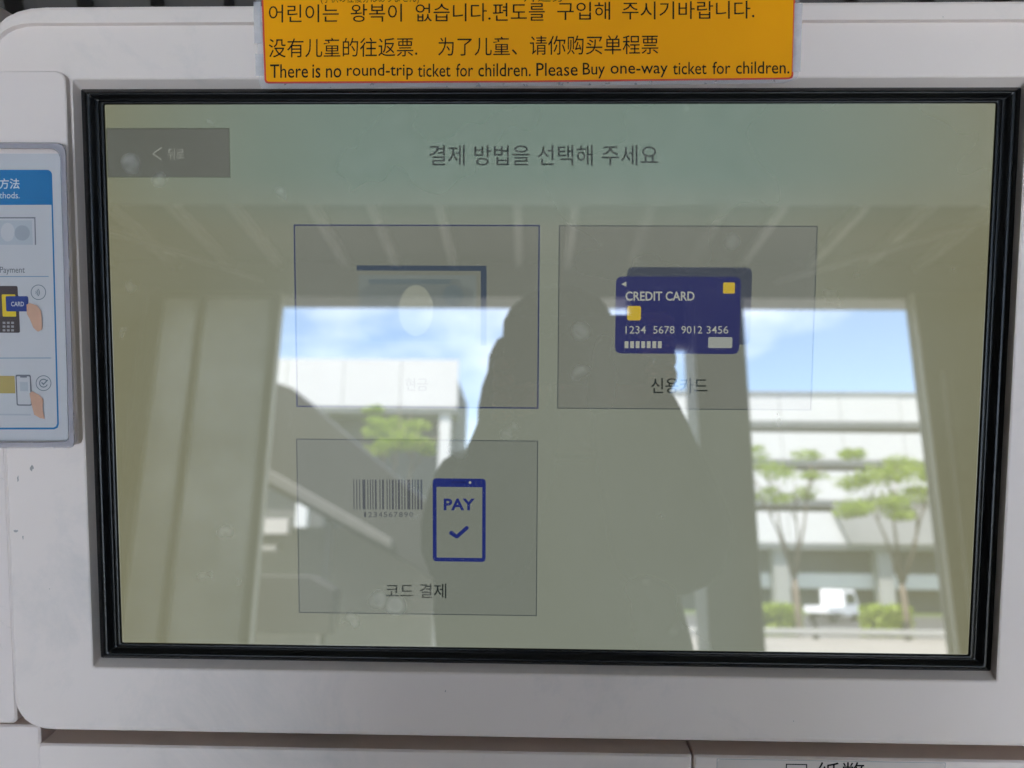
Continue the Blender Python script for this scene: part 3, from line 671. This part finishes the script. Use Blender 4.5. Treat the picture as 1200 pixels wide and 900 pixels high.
m = MB(); sheet(m, (-12, 335, 21.5, 357), Z1, .001, 0); sheet(m, (-12, 345, 23.5, 390), Z1 + .00003, .001, 0); sheet(m, (2, 345, 19, 371), Z2, .0005, 1)
for i in range(3):
    for j in range(3): sheet(m, (3 + i * 5, 377 + j * 4.4, 6.4 + i * 5, 379.6 + j * 4.4), Z2, 0, 3)
sheet(m, (6.5, 347, 33.5, 365), Z3, .0008, 2); text_on(m, 'CARD', (13, 353.5, 28, 359), Z4, .02, mat=4)
part('card_reader_print', m.panel(), [brown, yl, nb, keyg, paper], lf)
skinp = surf('hand_print', (.55, .31, .21), .5, .08, 60)
m = MB(); pxpoly(m, [(31, 357), (35, 355), (43, 358), (48, 364), (49, 374), (49.5, 386), (44.5, 389), (39, 384), (35, 374), (31.5, 368)], Z4 + .0001); part('hand_print', m.panel(), skinp, lf)
m = MB(); pxpoly(m, [(34.5, 461), (38, 458.5), (46, 463), (50.5, 468), (50, 480), (52.5, 491), (47, 490), (40, 486), (37, 474)], Z4 + .0001); part('hand_print', m.panel(), skinp, lf)
m = MB(); circle_line(m, 45, 342.5, 9, .9, Z1)
for r_ in (2.4, 4.4, 6.2): circle_line(m, 40.5, 342.8, r_, .9, Z1, -48, 48, n=8)
part('icon_print', m.panel(), surf('icon_grey', (.14, .17, .2), .4), lf); m = MB()
circle_line(m, 51, 449, 9.2, .9, Z1); circle_line(m, 51, 449, 5.2, 1.2, Z1, 20, 330); pxpoly(m, [(48, 448.5), (49.2, 447.6), (51, 449.4), (55.4, 444.6), (56.4, 445.6), (51, 451.4)], Z2)
part('icon_print', m.panel(), surf('icon_grey', (.14, .17, .2), .4), lf)
m = MB(); sheet(m, (-100, 432, 36, 486), Z1, 0, 0); sheet(m, (-60, 440, 18, 461), Z2, 0, 1); sheet(m, (-100, 484, 36, 487), Z2, 0, 2); sheet(m, (18, 439, 37.5, 475.5), Z3, .001, 3); sheet(m, (19.5, 441, 36.2, 474), Z4, .0006, 4); sheet(m, (23.5, 439.6, 31.5, 442.5), Z4 + .00005, 0, 3); sheet(m, (23, 447.5, 33, 458.5), Z4 + .00005, 0, 2)
part('phone_print', m.panel(), [surf('machine_print', (.52, .51, .52), .4), surf('ochre_print', (.42, .31, .1), .4), ng, nd, paper], lf)

# ================================================================== THE PHOTOGRAPHER (seen mirrored in the glass)
skin_m = surf('skin', (.42, .25, .18), .5, .06, 12); coat = surf('dark_jacket', (.028, .03, .034), .85, .2, 12, .3, 200); jean = surf('trousers', (.03, .035, .05), .85, .15, 15); shoe_m = surf('shoe', (.05, .05, .05), .6)
PY = -.84
per = thing('person', (.04, PY, .012), 'person in dark hooded jacket raising a phone with both hands, mirrored in the screen', 'person')
def skin(name, chains, mat, parent, sub=2):
    """chains: lists of (x, y, z, r); consecutive points joined; equal points shared"""
    vs, rs, es, idx = [], [], [], {}
    roots = []
    for ch in chains:
        prev = None
        for x, y, z, r in ch:
            k = (round(x, 4), round(y, 4), round(z, 4))
            if k not in idx: idx[k] = len(vs); vs.append((x, y, z)); rs.append(r)
            if prev is not None: es.append((prev, idx[k]))
            else: roots.append(idx[k])
            prev = idx[k]
    off = Vector(wpos(parent))
    me = bpy.data.meshes.new(name); me.from_pydata([tuple(Vector(v) - off) for v in vs], es, []); me.materials.append(mat)
    o = bpy.data.objects.new(name, me); COL.objects.link(o); o.parent = parent
    md = o.modifiers.new('skin', 'SKIN'); md.use_smooth_shade = True
    lay = me.skin_vertices[0].data
    for i, r in enumerate(rs): lay[i].radius = (r, r)
    # one root for every connected piece
    comp = list(range(len(vs)))
    def find(a):
        while comp[a] != a: a = comp[a]
        return a
    for a, b in es: comp[find(a)] = find(b)
    done = set()
    for q in roots:
        if find(q) not in done: done.add(find(q)); lay[q].use_root = True
    s_ = o.modifiers.new('sub', 'SUBSURF'); s_.levels = sub; s_.render_levels = sub
    return o
hx, hy, hz = .045, -.80, 1.505
def sv(px, py, Y, r): return (*(round(q, 4) for q in seen(px, py, Y)), r)
RA = [sv(792, 650, -.70, .045), sv(745, 492, -.52, .032), sv(732, 432, -.45, .038), sv(732, 412, -.425, .036)]
LA = [sv(556, 660, -.70, .045), sv(612, 500, -.52, .032), sv(612, 440, -.45, .038), sv(614, 416, -.425, .03)]
body = [[(.04, PY - .03, .90, .13), (.04, PY - .03, 1.05, .12), (.04, PY - .02, 1.20, .13), (.04, PY - .01, 1.30, .085), (.043, PY + .0, 1.36, .052), (hx, hy - .005, 1.42, .062), (hx, hy, 1.49, .083), (hx, hy - .005, 1.545, .075), (hx, hy - .008, 1.585, .04)],
        [(.04, PY - .02, 1.20, .13), (.19, PY - .02, 1.275, .06), *RA],
        [(.04, PY - .02, 1.20, .13), (-.11, PY - .02, 1.275, .06), *LA],
        [(.04, PY - .03, .90, .13), (.13, PY - .03, .82, .09), (.14, PY - .01, .47, .058), (.145, PY - .04, .12, .042), (.15, PY + .02, .05, .035), (.155, PY + .13, .04, .03)],
        [(.04, PY - .03, .90, .13), (-.05, PY - .03, .82, .09), (-.06, PY - .01, .47, .058), (-.065, PY - .04, .12, .042), (-.07, PY + .02, .05, .035), (-.075, PY + .13, .04, .03)]]
# fingers: curled round both ends of the phone
for k in range(4):
    z = 1.414 - k * .019; l_ = (.92, 1.0, .96, .82)[k]
    body.append([(.142, -.432, 1.392 - k * .014, .010), (.148, -.405, z + .004, .0095), (.142, -.380, z + .004, .009), (.142 - .034 * l_, -.372, z + .004, .0075)])
    body.append([(-.036, -.436, 1.345 - k * .008, .010), (-.040, -.412, z - .04, .0092), (-.038, -.394, z - .043, .0085), (-.034 + .012 * l_, -.386, z - .045, .007)])
body.append([(.135, -.432, 1.36, .011), (.115, -.418, 1.375, .0105), (.092, -.408, 1.385, .009)])
body.append([(-.036, -.436, 1.33, .011), (-.02, -.42, 1.345, .0105), (.0, -.412, 1.36, .009)])
# nose and ears
body.append([(hx, hy + .075, 1.50, .012), (hx, hy + .092, 1.475, .012), (hx, hy + .08, 1.465, .014)])
for s_ in (-1, 1): body.append([(hx + s_ * .076, hy - .01, 1.505, .012), (hx + s_ * .086, hy - .016, 1.50, .016), (hx + s_ * .08, hy - .012, 1.475, .010)])
pb = skin('body', body, skin_m, per)
jk = [[(.06, PY - .03, .70, .20), (.065, PY - .03, .80, .22), (.065, PY - .03, 1.0, .22), (.04, PY - .02, 1.20, .175), (.04, PY - .012, 1.305, .105), (.042, PY - .005, 1.345, .072)],
      [(.04, PY - .02, 1.20, .175), (.195, PY - .02, 1.28, .082), (*RA[0][:3], .098), (*RA[1][:3], .062), sv(736, 448, -.465, .046)],
      [(.04, PY - .02, 1.20, .175), (-.115, PY - .02, 1.28, .082), (*LA[0][:3], .085), (*LA[1][:3], .056), sv(612, 454, -.465, .046)]]
skin('jacket', jk, coat, per)
skin('trousers', [[(.04, PY - .03, .92, .14), (.13, PY - .03, .80, .105), (.14, PY - .01, .47, .075), (.145, PY - .04, .10, .062)], [(.04, PY - .03, .92, .14), (-.05, PY - .03, .80, .105), (-.06, PY - .01, .47, .075), (-.065, PY - .04, .10, .062)]], jean, per)
for x in (.15, -.07): skin('shoe', [[(x, PY - .05, .062, .048), (x, PY + .06, .056, .048), (x + .004, PY + .16, .048, .036)]], shoe_m, per)
# hood of the jacket, falling to the shoulders
m = MB(); L_ = []
for j in range(15):
    t = j / 14; row = []
    for k in range(40):
        a = 2 * math.pi * k / 40
        face_side = max(0, math.sin(a))                       # +Y side is the face
        if t < .4: ph = t / .4 * math.pi / 2; r = math.sin(ph); z = 1.535 + .082 * math.cos(ph); fl = 1
        else: s2 = (t - .4) / .6; r = 1 + .42 * s2 - .06 * math.sin(s2 * 9); z = 1.535 - .25 * s2 * (1 - .93 * face_side ** .35); fl = 1
        wv = 1 + .03 * math.sin(a * 11 + j * .4) + .02 * math.sin(a * 23)
        row.append((hx + (.096 * r * wv + .0005) * math.cos(a), hy - .012 + (.108 * r * wv * (1 if math.sin(a) < 0 else .96) + .0005) * math.sin(a), z))
    L_.append(row)
m.loops(L_, cap0=True); o = part('hood', m, coat, per, smooth=True); sol = o.modifiers.new('thick', 'SOLIDIFY'); sol.thickness = .006
eye_m = surf('eye_white', (.6, .6, .58), .2); iris_m = surf('iris', (.02, .015, .01), .2); lip_m = surf('lips', (.35, .14, .12), .5)
for s_ in (-1, 1):
    m = MB(); m.loops([[(hx + s_ * .031 + .011 * math.sin(p) * math.cos(q), hy + .071 + .007 * math.cos(p), 1.508 + .007 * math.sin(p) * math.sin(q)) for q in [2 * math.pi * i / 12 for i in range(12)]] for p in (.05, .5, 1.0, 1.57)], cap0=True); e_ = part('eye', m, eye_m, per, smooth=True)
    m = MB(); m.tube([(hx + s_ * .031, hy + .0775, 1.508), (hx + s_ * .031, hy + .0785, 1.508)], .0045, 12); part('iris', m, iris_m, e_)
m = MB(); m.tube([(hx - .022, hy + .066, 1.437), (hx - .008, hy + .074, 1.441), (hx + .008, hy + .074, 1.441), (hx + .022, hy + .066, 1.437)], .005, 8); part('lips', m, lip_m, per, smooth=True)

# phone: just behind the lens, square to the view direction
RM = camo.matrix_world.to_3x3()
def cw(x, y, z): return camo.matrix_world @ Vector((x, y, z))
ph = thing('smartphone', tuple(cw(.055, -.012, .009)), 'dark smartphone held level in both hands, mirrored in the screen', 'phone')
pm = surf('phone_shell', (.02, .02, .022), .25, .1); lensm = surf('lens_glass', (.01, .01, .012), .05)
def pbox(x0, y0, x1, y1, z0, z1, r):
    m = MB(); c = [(x0, y1), (x1, y1), (x1, y0), (x0, y0)]
    m.loops([[cw(p[0], p[1], z0) for p in rquad(c, r, 0, 5)], [cw(p[0], p[1], z1) for p in rquad(c, r, 0, 5)]], True, True); return m
part('shell', pbox(-.028, -.060, .130, .016, .0045, .0125, .009), pm, ph, bevel=.001)
part('camera_bump', pbox(-.016, -.014, .052, .012, .003, .0045, .006), pm, ph)
part('display_glass', pbox(-.026, -.058, .128, .014, .0125, .0129, .008), surf('phone_glass', (.01, .01, .012), .08), ph)
for x in (.018, .036):
    m = MB(); m.tube([cw(x, 0, .003), cw(x, 0, .0018)], .0065, 16); part('lens', m, lensm, ph)

for o in bpy.data.objects:
    if '_w' in o: del o['_w']
